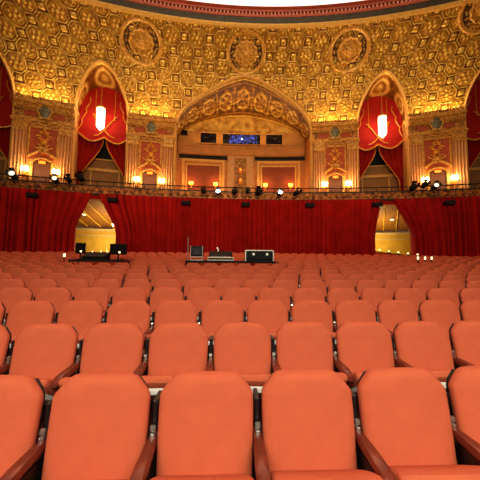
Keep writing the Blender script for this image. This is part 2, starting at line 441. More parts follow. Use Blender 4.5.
# ------------------------------------------------------------------ upper wall: pilaster groups, entablatures
def ubox(m, s0, s1, d0, d1, h0, h1, n=None):
    n = n or max(1, int((s1-s0)/1.0))
    for i in range(n):
        m.box(s0+(s1-s0)*i/n, s0+(s1-s0)*(i+1)/n, d0, d1, h0, h1, PU)
GROUPS = [(-15.88, 1.98), (-8.0, 1.9), (8.0, 1.9), (15.88, 1.98)]
NAME_SIDE = ['left outer', 'left inner', 'right inner', 'right outer']
tn = 20
w = MB()
for c, hw in GROUPS: ubox(w, c-hw, c+hw, 0, 2.6, 5.6, 13.7, 4)
for s in (-1, 1): ubox(w, min(s*21.9, s*26), max(s*21.9, s*26), 0, 2.6, 5.6, 13.7, 4)
struct(w.build('wall_upper', M['stone']))
for gi, (c, hw) in enumerate(GROUPS):
    # entablature: architrave, frieze, cornice steps
    e = MB()
    for h0, h1, d in ((12.1, 12.22, .22), (12.22, 12.42, .17), (12.95, 13.15, .25), (13.15, 13.4, .4), (13.4, 13.65, .6), (13.62, 13.78, .3)):
        ubox(e, c-hw-.02, c+hw+.02, -d, 0, h0, h1, 4)
    for i in range(22):          # dentils
        s = c-hw+.1+(2*hw-.2)*i/21
        e.box(s-.05, s+.05, -.42, -.24, 13.0, 13.14, PU)
    struct(e.build('trim_%d' % tn, M['gold'])); tn += 1
    fz = MB(); ubox(fz, c-hw, c+hw, -.14, 0, 12.42, 12.95, 4)
    struct(fz.build('trim_%d' % tn, M['ornate'])); tn += 1
    for sg in (-1, 1):
        rp = MB(); ubox(rp, c+sg*.95-.38, c+sg*.95+.38, -.17, -.13, 12.5, 12.88, 1)
        struct(rp.build('trim_%d' % tn, M['redpanel'])); tn += 1
    # scrolls and beading above the cartouche, centre frame
    for sg in (-1, 1):
        # fluted pilaster, base and capital
        pc = c+sg*(hw-.5)
        p = MB()
        nf = 4; wd = .42
        prof = []
        for k in range(nf*6+1):
            x = -wd+2*wd*k/(nf*6)
            ph = (k % 6)/6
            prof.append((x, -.36+.2*(sin(pi*ph)**3)))
        p.grid(len(prof)-1, 1, lambda u, w_: PU(pc+prof[int(round(u*(len(prof)-1)))][0], prof[int(round(u*(len(prof)-1)))][1], 7.1+4.2*w_))
        for x in (-wd, wd): p.add([PU(pc+x, -.34, 7.1), PU(pc+x, 0, 7.1), PU(pc+x, 0, 11.3), PU(pc+x, -.34, 11.3)], [(0, 1, 2, 3)])
        struct(p.build('column_%d' % (gi*2+(sg > 0)+1), M['pilaster']))
        cp = MB()
        ubox(cp, pc-.47, pc+.47, -.44, 0, 11.26, 11.36, 1)
        cp.loft([[PU(pc+x*(.40+.14*t), -(.34+.16*t)*yy, 11.36+.62*t) for x, yy in ((-1, 0), (-1, 1), (1, 1), (1, 0))] for t in (0, .3, .6, 1)], True, True)
        ubox(cp, pc-.6, pc+.6, -.58, 0, 11.98, 12.1, 1)
        # acanthus leaves and volutes
        for row, (z0, n_) in enumerate(((11.38, 5), (11.6, 4))):
            for k in range(n_):
                x = pc+(-.36+.72*k/(n_-1))
                cp.loft([[PU(x+dx*wq, -(.40+.05*row+q), z0+zz) for dx in (-1, 0, 1)] for zz, q, wq in ((0, 0, .08), (.14, .04, .09), (.26, .13, .06), (.3, .2, .02))], closed=False)
        for sx in (-1, 1):
            pts = []
            for k in range(14):
                a = k*.6; r_ = .13*(1-k/16)
                pts.append(PU(pc+sx*(.44)+sx*r_*cos(a), -.52, 11.86+r_*sin(a)))
            cp.tube(pts, .035, 5)
        struct(cp.build('trim_%d' % tn, M['gold'], smooth=True)); tn += 1
        bs = MB()
        for h0, h1, d in ((6.7, 7.0, .5), (7.0, 7.15, .42)): ubox(bs, pc-.55, pc+.55, -d, 0, h0, h1, 1)
        struct(bs.build('trim_%d' % tn, M['stone'])); tn += 1
    # red damask panel with gilded frame, crest and pediment
    iw = hw-1.0
    fr = MB()
    for a0, a1, b0, b1 in ((-iw-.02, -iw+.10, 9.5, 11.75), (iw-.10, iw+.02, 9.5, 11.75), (-iw, iw, 11.65, 11.78)):
        ubox(fr, c+a0, c+a1, -.16, 0, b0, b1, 1)
    # swag under the entablature
    for k in range(3):
        x0 = -iw+2*iw*k/3; x1 = -iw+2*iw*(k+1)/3
        fr.tube([PU(c+x0+(x1-x0)*t/8, -.22, 12.05-.18*sin(pi*t/8)) for t in range(9)], .05, 6)
    struct(fr.build('trim_%d' % tn, M['gold'], smooth=True)); tn += 1
    pn = MB(); ubox(pn, c-iw+.08, c+iw-.08, -.06, 0, 9.3, 11.66, 2)
    struct(pn.build('trim_%d' % tn, M['redpanel'])); tn += 1
    # open curved pediment over the niche
    pd = MB()
    for sg in (-1, 1):
        pts = [PU(c+sg*(.92-.16*t), -.26, 9.32+.50*sin(t/6*pi/2)) for t in range(0, 6)]
        pts += [PU(c+sg*(.12+.15*cos(a)), -.26, 9.95+.15*sin(a)) for a in (.2, 1., 1.8, 2.6, 3.4)]
        pd.tube(pts, .11, 6)
    pd.tube([PU(c-.62+1.24*t/12, -.22, 9.02+.28*sin(pi*t/12)) for t in range(13)], .09, 6)
    for sg in (-1, 1): ubox(pd, c+sg*.68-.09, c+sg*.68+.09, -.2, 0, 7.0, 9.1, 1)
    struct(pd.build('trim_%d' % tn, M['gold'], smooth=True)); tn += 1
    nb = MB(); ubox(nb, c-.6, c+.6, -.05, 0, 6.9, 9.15, 1)
    struct(nb.build('trim_%d' % tn, M['niche'])); tn += 1

# back walls of the side openings
for k, c in enumerate((-19.9, -11.9, 11.9, 19.9)):
    b = MB(); ubox(b, c-2.1, c+2.1, 2.8, 2.95, 5.6, 10.7, 5)
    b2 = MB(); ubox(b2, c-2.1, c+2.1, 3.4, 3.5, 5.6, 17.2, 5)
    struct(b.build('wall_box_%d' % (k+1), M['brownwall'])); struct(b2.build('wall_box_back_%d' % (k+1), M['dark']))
    t = MB(); ubox(t, c-2.1, c+2.1, 2.66, 2.82, 9.6, 9.85, 5); ubox(t, c-2.1, c+2.1, 2.7, 2.82, 10.65, 10.75, 5)
    for x in (-1.1, 1.1): ubox(t, c+x-.05, c+x+.05, 2.72, 2.8, 7, 9.6, 1)
    struct(t.build('trim_%d' % tn, M['moulding'])); tn += 1

# ------------------------------------------------------------------ centre bay
cb = MB()
n = 24
cb.grid(n, 2, lambda u, w_: PU((-6.6+13.2*u)*1.0, 4.5, 5.6+12.2*w_))
for s in (-1, 1):   # jambs
    cb.add([PU(s*6.05, 0, 5.6), PU(s*6.05, 4.5, 5.6), PU(s*6.05, 4.5, 13.9), PU(s*6.05, 0, 13.6)], [(0, 1, 2, 3)])
struct(cb.build('wall_rear', M['stone']))
def sb(s): return s*45/49.5       # arc length measured on the back wall -> PU's s
def bbx(m, s0, s1, d0, d1, h0, h1):
    n = max(1, int((s1-s0)/1.2))
    for i in range(n): m.box(sb(s0+(s1-s0)*i/n), sb(s0+(s1-s0)*(i+1)/n), d0, d1, h0, h1, PU)
m = MB(); bbx(m, -6.5, 6.5, 4.0, 4.5, 12.62, 13.3); bbx(m, -6.5, 6.5, 3.9, 4.5, 13.3, 13.45); bbx(m, -6.5, 6.5, 3.92, 4.5, 12.55, 12.66)
struct(m.build('trim_%d' % tn, M['stone'])); tn += 1
for k, (a, b_) in enumerate(((-6.4, -1.5), (1.4, 6.6))):
    m = MB(); bbx(m, a, b_, 4.3, 4.52, 12.2, 12.52); struct(m.build('trim_%d' % tn, M['dark'])); tn += 1
    m = MB()
    A, B = (-6.1, -1.75) if k == 0 else (1.65, 6.1)
    for (x0, x1, h0, h1, d) in ((A, B, 11.85, 12.1, .2), (A, A+.22, 8, 11.9, .2), (B-.22, B, 8, 11.9, .2), (A+.4, B-.4, 11.5, 11.62, .12), (A+.4, A+.52, 8, 11.6, .12), (B-.52, B-.4, 8, 11.6, .12)):
        bbx(m, x0, x1, 4.5-d, 4.5, h0, h1)
    struct(m.build('trim_%d' % tn, M['moulding'])); tn += 1
    m = MB(); bbx(m, A+.52, B-.52, 4.44, 4.5, 8, 11.5); struct(m.build('trim_%d' % tn, M['damask'])); tn += 1
m = MB(); bbx(m, -1.4, -.72, 4.2, 4.5, 7, 12.6); bbx(m, .52, 1.2, 4.2, 4.5, 7, 12.6)
bbx(m, -1.45, 1.25, 4.15, 4.5, 12.3, 12.6)
struct(m.build('trim_%d' % tn, M['pilaster'])); tn += 1
m = MB(); bbx(m, -.72, .52, 4.4, 4.5, 7, 12.3)
for i in range(4):
    for j in range(9):
        x = -.57+.31*i; z = 8.2+.45*j
        m.tube([PU(sb(x+.13*cos(a*pi/4)), 4.38, z+.19*sin(a*pi/4)) for a in range(8)], .025, 4, closed=True)
struct(m.build('trim_%d' % tn, M['ornate'])); tn += 1
# gilded lunette strip between windows and soffit
m = MB(); m.grid(40, 6, lambda u, w_: PU(sb(-6.4+12.8*u), 4.42, 15.08+(max(15.1, 13.4+3.6*sqrt(max(0, 1-((u-.5)*2)**2)))-15.08)*w_))
struct(m.build('trim_%d' % tn, M['lunette'], smooth=True)); tn += 1
for k, (a, b_) in enumerate(((-4.3, -2.65), (-1.98, 1.96), (2.55, 4.27))):
    root = empty('window_%d' % (k+1), PU(sb((a+b_)/2), 4.4, 13.84)); struct(root)
    inv = Vector(root.location)
    def rel(m): m.v = [tuple(Vector(p)-inv) for p in m.v]; return m
    g = MB(); bbx(g, a, b_, 4.36, 4.46, 13.84, 14.97); rel(g).build('pane', M['glass'], root)
    fr = MB()
    for x0, x1, h0, h1 in ((a-.08, b_+.08, 13.76, 13.86), (a-.08, b_+.08, 14.95, 15.05), (a-.08, a, 13.76, 15.05), (b_, b_+.08, 13.76, 15.05)): bbx(fr, x0, x1, 4.3, 4.5, h0, h1)
    rel(fr).build('window_frame', M['stone'], root)
    if k == 1:
        sc_ = MB(); bbx(sc_, -1.3, 1.6, 4.34, 4.36, 13.95, 14.85); rel(sc_).build('screen_glow', M['blueglow'], root)
        mu = MB(); 
        for x in (-1.1, -.35, .75, 1.5): bbx(mu, x-.03, x+.03, 4.31, 4.37, 13.86, 14.95)
        rel(mu).build('mullion', M['dark'], root)
        l_ = MB(); l_.lathe([(0.001, -.09), (.07, -.05), (.09, 0), (.07, .05), (.001, .09)], PU(sb(.02), 4.25, 14.42), 8); rel(l_).build('booth_lamp', M['bluewhite'], root)
m = MB(); m.bbox(-.3, .3, -.25, .2, -.18, .18, .03); m.lathe([(.1, -.3), (.13, -.24)], (0, 0, 0), 10, 'y')
tag(m.build('loudspeaker', M['black'], loc=PU(sb(-5.95), 4.2, 14.72)), 'small black loudspeaker on the wall under the left end of the wide arch', 'speaker')

# ------------------------------------------------------------------ ceiling medallions
def medallion(s, label, l=5.72):
    root = empty('ceiling_medallion', PV(s, l, .02))
    o = Vector(root.location)
    ex = (Vector(PV(s+.1, l))-Vector(PV(s-.1, l))).normalized(); ey = (Vector(PV(s, l+.1))-Vector(PV(s, l-.1))).normalized()
    nz = ex.cross(ey)
    if nz.z > 0: nz = -nz
    def L(x, y, z): return tuple(ex*x+ey*y+nz*z)
    def ringm(R, prof, n=40, lob=0):
        m = MB(); rings = []
        for r, z in prof:
            rings.append([L((r+(.04*cos(lob*2*pi*i/n*1.) if lob else 0))*cos(2*pi*i/n), (r+(.04*cos(lob*2*pi*i/n) if lob else 0))*sin(2*pi*i/n), z) for i in range(n)])
        m.loft(rings, False, False); return m
    ringm(0, [(1.62, 0), (1.6, .16), (1.5, .24), (1.38, .2), (1.3, .1)], 48).build('outer_ring', M['gold'], root, smooth=True)
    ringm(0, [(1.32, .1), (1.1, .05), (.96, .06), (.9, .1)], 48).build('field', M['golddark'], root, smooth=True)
    ringm(0, [(.94, .05), (.92, .2), (.84, .26), (.74, .2), (.7, .1)], 48, 12).build('inner_ring', M['gold'], root, smooth=True)
    b = ringm(0, [(.74, .08), (.5, .1), (.46, .2), (.32, .2), (.28, .3), (.16, .34), (.001, .36)], 32, 8); b.build('boss', M['gold'], root, smooth=True)
    for i in range(16):
        a = 2*pi*i/16; q = MB()
        c = Vector(L(1.12*cos(a), 1.12*sin(a), .1))
        q.add([tuple(c+Vector(L(*p))) for p in ((.1, 0, 0), (0, .1, 0), (-.1, 0, 0), (0, -.1, 0), (0, 0, .13))], [(0, 1, 4), (1, 2, 4), (2, 3, 4), (3, 0, 4)])
        q.build('rosette', M['gold'], root)
    tag(root, label, 'medallion', 'round medallions on the gilded ceiling')
medallion(-8.75, 'round gilded ceiling medallion on the vault above the inner left pilasters')
medallion(0, 'round gilded ceiling medallion directly above the point of the wide central arch')
medallion(8.75, 'round gilded ceiling medallion on the vault above the inner right pilasters')
medallion(18.2, 'round gilded ceiling medallion cut off by the top right corner of the photo', 6.95)

# ------------------------------------------------------------------ shield cartouches and panel crests
for gi, (c, hw) in enumerate(GROUPS):
    P_ = Vector(PU(c, -.3, 12.95)); ang = -c/RU
    root = empty('shield_cartouche', P_, ang)
    m = MB(); rings = []
    for k, z in ((1., 0), (.95, -.06), (.7, -.12), (.3, -.15), (.02, -.16)):
        rings.append([(k*.40*cos(a), z, k*.54*sin(a)*(1.12 if sin(a) < 0 else 1)) for a in [2*pi*i/28 for i in range(28)]])
    m.loft(rings, True, True); m.build('shield', M['shield'], root, smooth=True)
    m = MB(); m.tube([(.45*cos(a)*(1+.08*cos(6*a)), -.06, .60*sin(a)*(1+.08*cos(6*a))) for a in [2*pi*i/36 for i in range(36)]], .075, 6, closed=True)
    for sg in (-1, 1):
        m.tube([(sg*(.46+.12*cos(a)), -.05, .42+.12*sin(a)) for a in (0, .8, 1.6, 2.4, 3.2, 4)], .04, 5)
        m.tube([(sg*(.34+.14*cos(a)), -.05, -.5+.12*sin(a)) for a in (0, -.8, -1.6, -2.4, -3.2)], .04, 5)
    m.lathe([(.001, .58), (.10, .62), (.13, .72), (.05, .80), (.001, .84)], (0, -.05, 0), 8)
    m.build('scroll_frame', M['gold'], root, smooth=True)
    tag(root, ['blue-grey oval shield with gold scrolls on the cornice between the leftmost arches', 'blue-grey oval shield with gold scrolls on the cornice just left of the wide arch',
               'blue-grey oval shield with gold scrolls on the cornice just right of the wide arch', 'blue-grey oval shield with gold scrolls on the cornice between the rightmost arches'][gi],
        'cartouche', 'shields on the cornice over the pilasters')
    root = empty('panel_crest', PU(c, -.08, 10.62), ang)
    m = MB()
    m.lathe([(.001, -.12), (.16, -.1), (.24, -.04), (.26, 0)], (0, 0, 0), 12, 'y')
    m.build('boss', M['goldtrim'], root, smooth=True)
    m = MB()
    for sg in (-1, 1):
        for (x0, z0, r_, tw) in ((.32, .32, .2, 1), (.36, -.32, .24, -1), (.16, .66, .14, 1), (.2, -.66, .16, -1)):
            m.tube([(sg*(x0+r_*(1-k/13)*cos(k*.55)), -.05, z0+tw*r_*(1-k/13)*sin(k*.55)) for k in range(12)], .06, 5)
        m.tube([(sg*.03, -.05, -.9), (sg*.2, -.05, -.5), (sg*.1, -.05, 0), (sg*.28, -.05, .45), (sg*.05, -.05, .95)], .06, 5)
    m.lathe([(.001, .82), (.08, .88), (.11, .98), (.001, 1.06)], (0, -.05, 0), 8)
    m.build('scrollwork', M['goldtrim'], root, smooth=True)
    tag(root, ['gold scrollwork crest on the red panel between the leftmost arches', 'gold scrollwork crest on the red panel just left of the wide arch',
               'gold scrollwork crest on the red panel just right of the wide arch', 'gold scrollwork crest on the red panel between the rightmost arches'][gi],
        'wall ornament', 'gold crests on the red wall panels')
    root = empty('glowing_sign', PU(c, -.1, 8.98), ang)
    m = MB(); m.bbox(-.26, .26, -.1, .04, -.14, .14, .02); m.build('housing', M['frieze'], root)
    m = MB(); m.bbox(-.22, .22, -.115, -.09, -.10, .10, .01); m.build('lit_face', M['sign'], root)
    tag(root, ['orange glowing sign in the niche between the leftmost arches', 'orange glowing sign in the niche just left of the wide arch',
               'orange glowing sign in the niche just right of the wide arch', 'orange glowing sign in the niche between the rightmost arches'][gi],
        'sign', 'orange lit signs in the wall niches')

# ------------------------------------------------------------------ wall sconces
def point(loc, power, rgb=(1, .66, .30), r=.12, name='lamp_light'):
    L_ = bpy.data.lights.new(name, 'POINT'); L_.energy = power; L_.color = rgb; L_.shadow_soft_size = r
    o = bpy.data.objects.new(name, L_); COL.objects.link(o); o.location = loc; return o
def sconce(loc, ang, label, bulb, bulbs, sc, group):
    root = empty('wall_sconce', loc, ang)
    m = MB(); m.lathe([(.001, 0), (.16*sc, -.02), (.2*sc, .03), (.12*sc, .06)], (0, 0, -.25*sc), 12, 'y'); m.build('backplate', M['goldtrim'], root, smooth=True)
    for k in range(bulbs):
        x = (k-(bulbs-1)/2)*.26*sc
        a = MB(); a.tube([(0, -.02, -.25*sc), (x*.6, -.14*sc, -.36*sc), (x, -.24*sc, -.28*sc), (x, -.26*sc, -.12*sc)], .03*sc, 6)
        a.lathe([(.03*sc, -.14*sc), (.08*sc, -.11*sc), (.03*sc, -.09*sc)], (x, -.26*sc, 0), 8)
        a.build('arm', M['goldtrim'], root, smooth=True)
        b_ = MB(); b_.lathe([(.001, -.1*sc), (.09*sc, -.06*sc), (.12*sc, .06*sc), (.1*sc, .2*sc), (.04*sc, .27*sc), (.001, .3*sc)], (x, -.26*sc, 0), 10)
        b_.build('lamp_glass', bulb, root, smooth=True)
    tag(root, label, 'wall lamp', group)
    return root
SLAB = ['between the leftmost arches', 'just left of the wide arch', 'just right of the wide arch', 'between the rightmost arches']
for gi, (c, hw) in enumerate(GROUPS):
    for sg in (-1, 1):
        s = c+sg*1.0
        sconce(PU(s, -.28, 8.2), -s/RU, 'bright white %s sconce of the pair on the pilasters %s' % ('left' if sg < 0 else 'right', SLAB[gi]), M['bulb'], 2, 1.0, 'bright sconces on the pilasters')
        point(PU(s, -1.0, 8.6), 50)
for i, s in enumerate((-5.15, -2.65, 2.5, 5.1)):
    sconce(PU(sb(s), 4.4, 9.45), -sb(s)/RU, ['amber candle sconce on the left end of the left damask panel', 'amber candle sconce on the right end of the left damask panel',
           'amber candle sconce on the left end of the right damask panel', 'amber candle sconce on the right end of the right damask panel'][i], M['candle'], 2, .9, 'amber sconces under the wide arch')
    point(PU(sb(s), 3.7, 9.6), 60, (1, .55, .2))
for i, h in enumerate((9.9, 11.0)):
    sconce(PU(sb(-.1), 4.3, h), 0, ['dim amber lamp low on the patterned centre pier', 'dim amber lamp high on the patterned centre pier'][i], M['sign'], 1, .8, 'lamps on the centre pier')

# ------------------------------------------------------------------ hanging lanterns
for i, c in enumerate((-12.1, 12.05)):
    root = empty('hanging_lantern', PU(c, .4, 13.5))
    m = MB(); m.lathe([(.001, -1.12), (.12, -1.0), (.30, -.78), (.34, -.7), (.34, .72), (.30, .80)], n=8)
    m.build('glass_body', M['lantern'], root)
    m = MB(); m.lathe([(.34, .78), (.37, .84), (.2, 1.0), (.06, 1.15), (.02, 1.25)], n=8)
    m.build('metal_cap', M['gold'], root)
    m = MB(); m.lathe([(.02, -1.3), (.06, -1.22), (.03, -1.1)], n=8); m.build('finial', M['gold'], root)
    m = MB(); m.tube([(0, 0, 1.2+k*.1) for k in range(30)], .022, 5); m.build('chain', M['gold'], root)
    tag(root, 'tall glowing white lantern hanging in the %s pointed arch' % ('left' if i == 0 else 'right'), 'lantern', 'lanterns hanging in the side arches')
    for sx in (-.55, .55): point(PU(c+sx, .1, 13.9), 60, (1, .78, .48), .3)

# ------------------------------------------------------------------ drapery of the side openings
def opening_drapes(c, where, lamp):
    R_ = 2.1
    # valance : flat red field with three swags and gold edge
    def low(u):   # bottom edge height along width, u 0..1 : two deep swags meeting at a notch
        k = u*2; j = min(1, int(k)); t = k-j
        e = (12.55, 12.25, 12.55)
        return e[j]*(1-t)+e[j+1]*t-.62*sin(pi*t)
    def dv(u, w_):
        k = u*2; t = k-math.floor(k)
        return 1.45-.10*sin(pi*t)*(1-w_)-.05*sin(w_*40+6*abs(t-.5))*(1-w_)**1.5
    m = MB(); m.grid(48, 24, lambda u, w_: PU(c-R_+2*R_*u, dv(u, w_), low(u)+(17.2-low(u))*w_))
    root = m.build('swag_valance', M['drape'], smooth=True)
    tag(root, 'red swag valance with gold braid in the %s' % where, 'drapery', 'red swag valances in the arches')
    m = MB(); m.tube([PU(c-R_+2*R_*i/60, dv(i/60, 0)-.03, low(i/60)) for i in range(61)], .07, 6); m.build('gold_edge', M['goldtrim'], root, smooth=True)
    for sg in (-1, 1):     # stepped gold braid at both sides and hanging cords
        pts = []
        for k in range(33):
            t = k/32; q = abs(sin(t*pi*3))
            pts.append((c+sg*(1.95-.85*t-.16*(q-.5)), 12.6+3.0*t+.10*q))
        m = MB(); m.tube([PU(s, 1.30, h) for s, h in pts], .045, 5)
        m.tube([PU(c+sg*(-.95+1.75*t), 1.28, 14.2-1.7*t-.75*sin(t*pi*.9)*t) for t in [k/14 for k in range(15)]], .045, 5)
        m.tube([PU(c+sg*.75, 1.32, 16.4-2.2*k/10) for k in range(11)], .025, 5)
        m.lathe([(.02, .12), (.06, .05), (.09, -.25), (.10, -.28)], PU(c+sg*.75, 1.3, 14.1), 8)
        m.build('gold_braid', M['goldtrim'], root, smooth=True)
    # tied-back side curtains
    for sg in (-1, 1):
        def edge(w_):      # inner edge distance from the jamb: wide on top, gathered at the tie (w_=0 bottom)
            h = 6.8+6.2*w_
            return .42+1.55*smst(8.6, 12.4, h) if h > 8.0 else .42+.1*smst(8.0, 6.8, h)
        def pt(u, w_):
            h = 6.8+6.2*w_; e = edge(w_)
            amp = .06+.05*e
            return PU(c+sg*(2.08-e*u), 1.85-amp*sin(u*pi*9)-.15*u*(1-w_), h-.25*u*smst(8.2, 10.5, h))
        m = MB(); m.grid(54, 26, pt)
        o = m.build('tied_curtain', M['drape'], smooth=True)
        tag(o, 'red curtain tied back on the %s side of the %s' % ('left' if sg < 0 else 'right', where), 'curtain', 'tied-back curtains in the arches')
        m = MB(); m.tube([(lambda p: (p[0], p[1]-.05, p[2]))(pt(1, k/20)) for k in range(21)], .045, 5); m.build('gold_edge', M['goldtrim'], o, smooth=True)
opening_drapes(-11.9, 'left lantern arch', 1); opening_drapes(11.9, 'right lantern arch', 1)
opening_drapes(-19.9, 'arch at the left photo edge', 0); opening_drapes(19.9, 'arch at the right photo edge', 0)

# ------------------------------------------------------------------ mezzanine parapet and rail
def cbox(m, s0, s1, d0, d1, h0, h1, n=None):
    n = n or max(1, int((s1-s0)/1.0))
    for i in range(n): m.box(s0+(s1-s0)*i/n, s0+(s1-s0)*(i+1)/n, d0, d1, h0, h1, PC)
m = MB(); cbox(m, -20, 20, 0, .25, 5.9, 6.46)
struct(m.build('trim_%d' % tn, M['parapet'])); tn += 1
m = MB(); cbox(m, -20, 20, -.08, .3, 6.44, 6.5); cbox(m, -20, 20, -.10, .3, 5.86, 5.96)
struct(m.build('trim_%d' % tn, M['frieze'])); tn += 1
m = MB()
for i in range(80):
    s = -19.75+.5*i
    m.lathe([(.001, -.09), (.09, -.07), (.14, -.02), (.15, .02)], (0, 0, 0), 8, 'y')
    a = s/RC; k = 8*4
    for q in range(len(m.v)-k, len(m.v)):
        x, y, z = m.v[q]; p = PC(s, 0, 6.2); m.v[q] = (p[0]+x, p[1]+y, p[2]+z)
struct(m.build('trim_%d' % tn, M['parapet'], smooth=True)); tn += 1
m = MB(); m.tube([PC(-20+40*i/80, .1, 6.8) for i in range(81)], .035, 6)
for i in range(41): m.tube([PC(-20+i, .1, 6.48), PC(-20+i, .1, 6.8)], .02, 5)
struct(m.build('trim_%d' % tn, M['black'])); tn += 1
m = MB(); m.grid(40, 6, lambda u, w_: PC((-20+40*u), .25+5.4*w_, 5.7+.9*w_)); struct(m.build('floor_mezzanine', M['carpet']))

# ------------------------------------------------------------------ great red curtains below the parapet
def great_curtain(sl, sr, label, seed, nf):
    rnd = random.Random(seed)
    ph = [rnd.uniform(-.5, .5) for _ in range(400)]
    am = [rnd.uniform(.5, 1.2) for _ in range(400)]
    zb = 1.1
    def pt(u, w_):
        h = zb+(5.92-zb)*w_
        a0, b0 = sl(1.2), sr(1.2)
        s = a0+(b0-a0)*u; wd = min(3.2, (b0-a0)*.3)
        s += (sl(h)-a0)*max(0, 1-(s-a0)/wd)**1.6 + (sr(h)-b0)*max(0, 1-(b0-s)/wd)**1.6
        k = u*nf; i = int(k)
        a = am[i]*(1-(k-i))+am[i+1]*(k-i); p = ph[i]*(1-(k-i))+ph[i+1]*(k-i)
        q = sin(2*pi*k+p*2*(1-w_)+p*3)
        return PC(s, -.24-.17*a*q*(1-.25*w_)-.05*a*sin(4*pi*k+p*5), h)
    m = MB(); m.grid(int(nf*14), 14, pt)
    o = m.build('velvet_curtain', M['velvet'], smooth='full')
    tag(o, label, 'curtain', 'great red velvet curtains under the balcony')
def tie(top, bot): return lambda h: (bot+(top-bot)*smst(3.1, 6.2, h)) if h > 3.1 else bot
great_curtain(lambda h: -20, tie(-10.25, -11.15), 'dark red velvet curtain filling the wall left of the left foyer doorway', 1, 27)
great_curtain(tie(-9.75, -8.62), tie(9.2, 8.75), 'wide dark red velvet curtain across the middle between the two foyer doorways', 2, 54)
great_curtain(tie(10.0, 11.1), lambda h: 20, 'dark red velvet curtain filling the wall right of the right foyer doorway', 3, 27)
w = MB()
cbox(w, -20, -11.2, .1, .4, .5, 5.9); cbox(w, -8.55, 8.65, .1, .4, .5, 5.9); cbox(w, 11.15, 20, .1, .4, .5, 5.9)
cbox(w, -11.2, -8.55, .1, .4, 5.62, 5.9); cbox(w, 8.65, 11.15, .1, .4, 5.62, 5.9)
struct(w.build('wall_under_balcony', M['velvet']))

# foyer seen through the gaps
m = MB(); cbox(m, -20, 20, 5.2, 5.4, .8, 4.0); struct(m.build('wall_foyer', M['foyer']))
m = MB(); cbox(m, -20, 20, 4.9, 5.2, 3.95, 4.15); cbox(m, -20, 20, 5.05, 5.2, 3.55, 3.68); cbox(m, -20, 20, 4.95, 5.2, 1.95, 2.1)
struct(m.build('trim_%d' % tn, M['cream'])); tn += 1
m = MB(); cbox(m, -20, 20, 5.12, 5.22, .8, 1.95); struct(m.build('baseboard_foyer', M['drape']))
m = MB(); m.grid(30, 4, lambda u, w_: PC(-20+40*u, .4+5*w_, 5.85-1.5*w_)); struct(m.build('ceiling_foyer', M['foyerdark']))
m = MB()
for i in range(46):
    s = -20+i*.9
    m.tube([PC(s+1.2*k, .5+4.6*k, 5.76-1.42*k) for k in (0, .25, .5, .75, 1)], .05, 4)
struct(m.build('beam_foyer', M['foyer'])); 
m = MB(); m.grid(10, 2, lambda u, w_: PC(-20+40*u, .4+5*w_, floor_z(19.5)-.03)); struct(m.build('floor_foyer', M['carpet']))
for s in (-9.9, 9.9):
    point(PC(s, 2.6, 3.9), 85, (1, .76, .34), .25); point(PC(s, 3.4, 3.0), 130, (1, .80, .38), .2)
def small_lamp(p, label, group, name='small_lamp', h=.16):
    root = empty(name, p)
    m = MB(); m.lathe([(.05, 0), (.05, .02), (.015, .04), (.015, h*.6)], n=8); m.build('stand', M['black'], root)
    m = MB(); m.lathe([(.015, h*.55), (.055, h*.7), (.05, h), (.001, h*1.1)], n=8); m.build('lamp_glass', M['led'], root, smooth=True)
    tag(root, label, 'lamp', group)
sconce(PC(-9.75, 5.0, 4.45), 0, 'small white foyer lamp at the right edge of the left doorway', M['bulb'], 1, .8, 'foyer lamps')
def ceiling_lamp(s_, label):
    root = empty('foyer_ceiling_lamp', PC(s_, 3.0, 5.02))
    m = MB(); m.lathe([(.05, .12), (.05, .03), (.16, .02), (.16, -.02)], n=12); m.build('base', M['goldtrim'], root)
    m = MB(); m.lathe([(.14, -.02), (.13, -.07), (.07, -.11), (.001, -.12)], n=12); m.build('lamp_glass', M['led'], root, smooth=True)
    tag(root, label, 'ceiling lamp', 'foyer ceiling lamps')
ceiling_lamp(-11.4, 'small ceiling lamp in the foyer through the left doorway'); ceiling_lamp(10.9, 'small ceiling lamp in the foyer through the right doorway')
# low dark ledge with a string of lamps in the right doorway
root = empty('low_partition', PC(9.9, -.9, 1.32))
a0 = Vector(root.location)
m = MB(); m.add([tuple(Vector(p)-a0) for p in (PC(8.5, -.9, 1.2), PC(11.4, -.9, 1.2), PC(11.4, -.9, 1.92), PC(8.5, -.9, 2.28), PC(8.5, -.75, 1.2), PC(11.4, -.75, 1.2), PC(11.4, -.75, 1.92), PC(8.5, -.75, 2.28))],
      [(0, 1, 2, 3), (4, 7, 6, 5), (0, 4, 5, 1), (3, 2, 6, 7), (0, 3, 7, 4), (1, 5, 6, 2)])
m.build('panel', M['fabric_far'], root)
m = MB(); m.tube([tuple(Vector(PC(8.5+2.9*t, -.83, 2.30-.36*t))-a0) for t in (0, .25, .5, .75, 1)], .05, 6); m.build('cap_rail', M['black'], root)
tag(root, 'low sloping partition with dark rail across the foot of the right doorway', 'partition')
for i, t in enumerate((.1, .3, .5, .7, .9)):
    small_lamp(PC(8.5+2.9*t, -.83, 2.34-.36*t), ['first', 'second', 'third', 'fourth', 'fifth'][i]+' little white lamp from the left on the right doorway rail', 'little lamps on the right doorway rail')

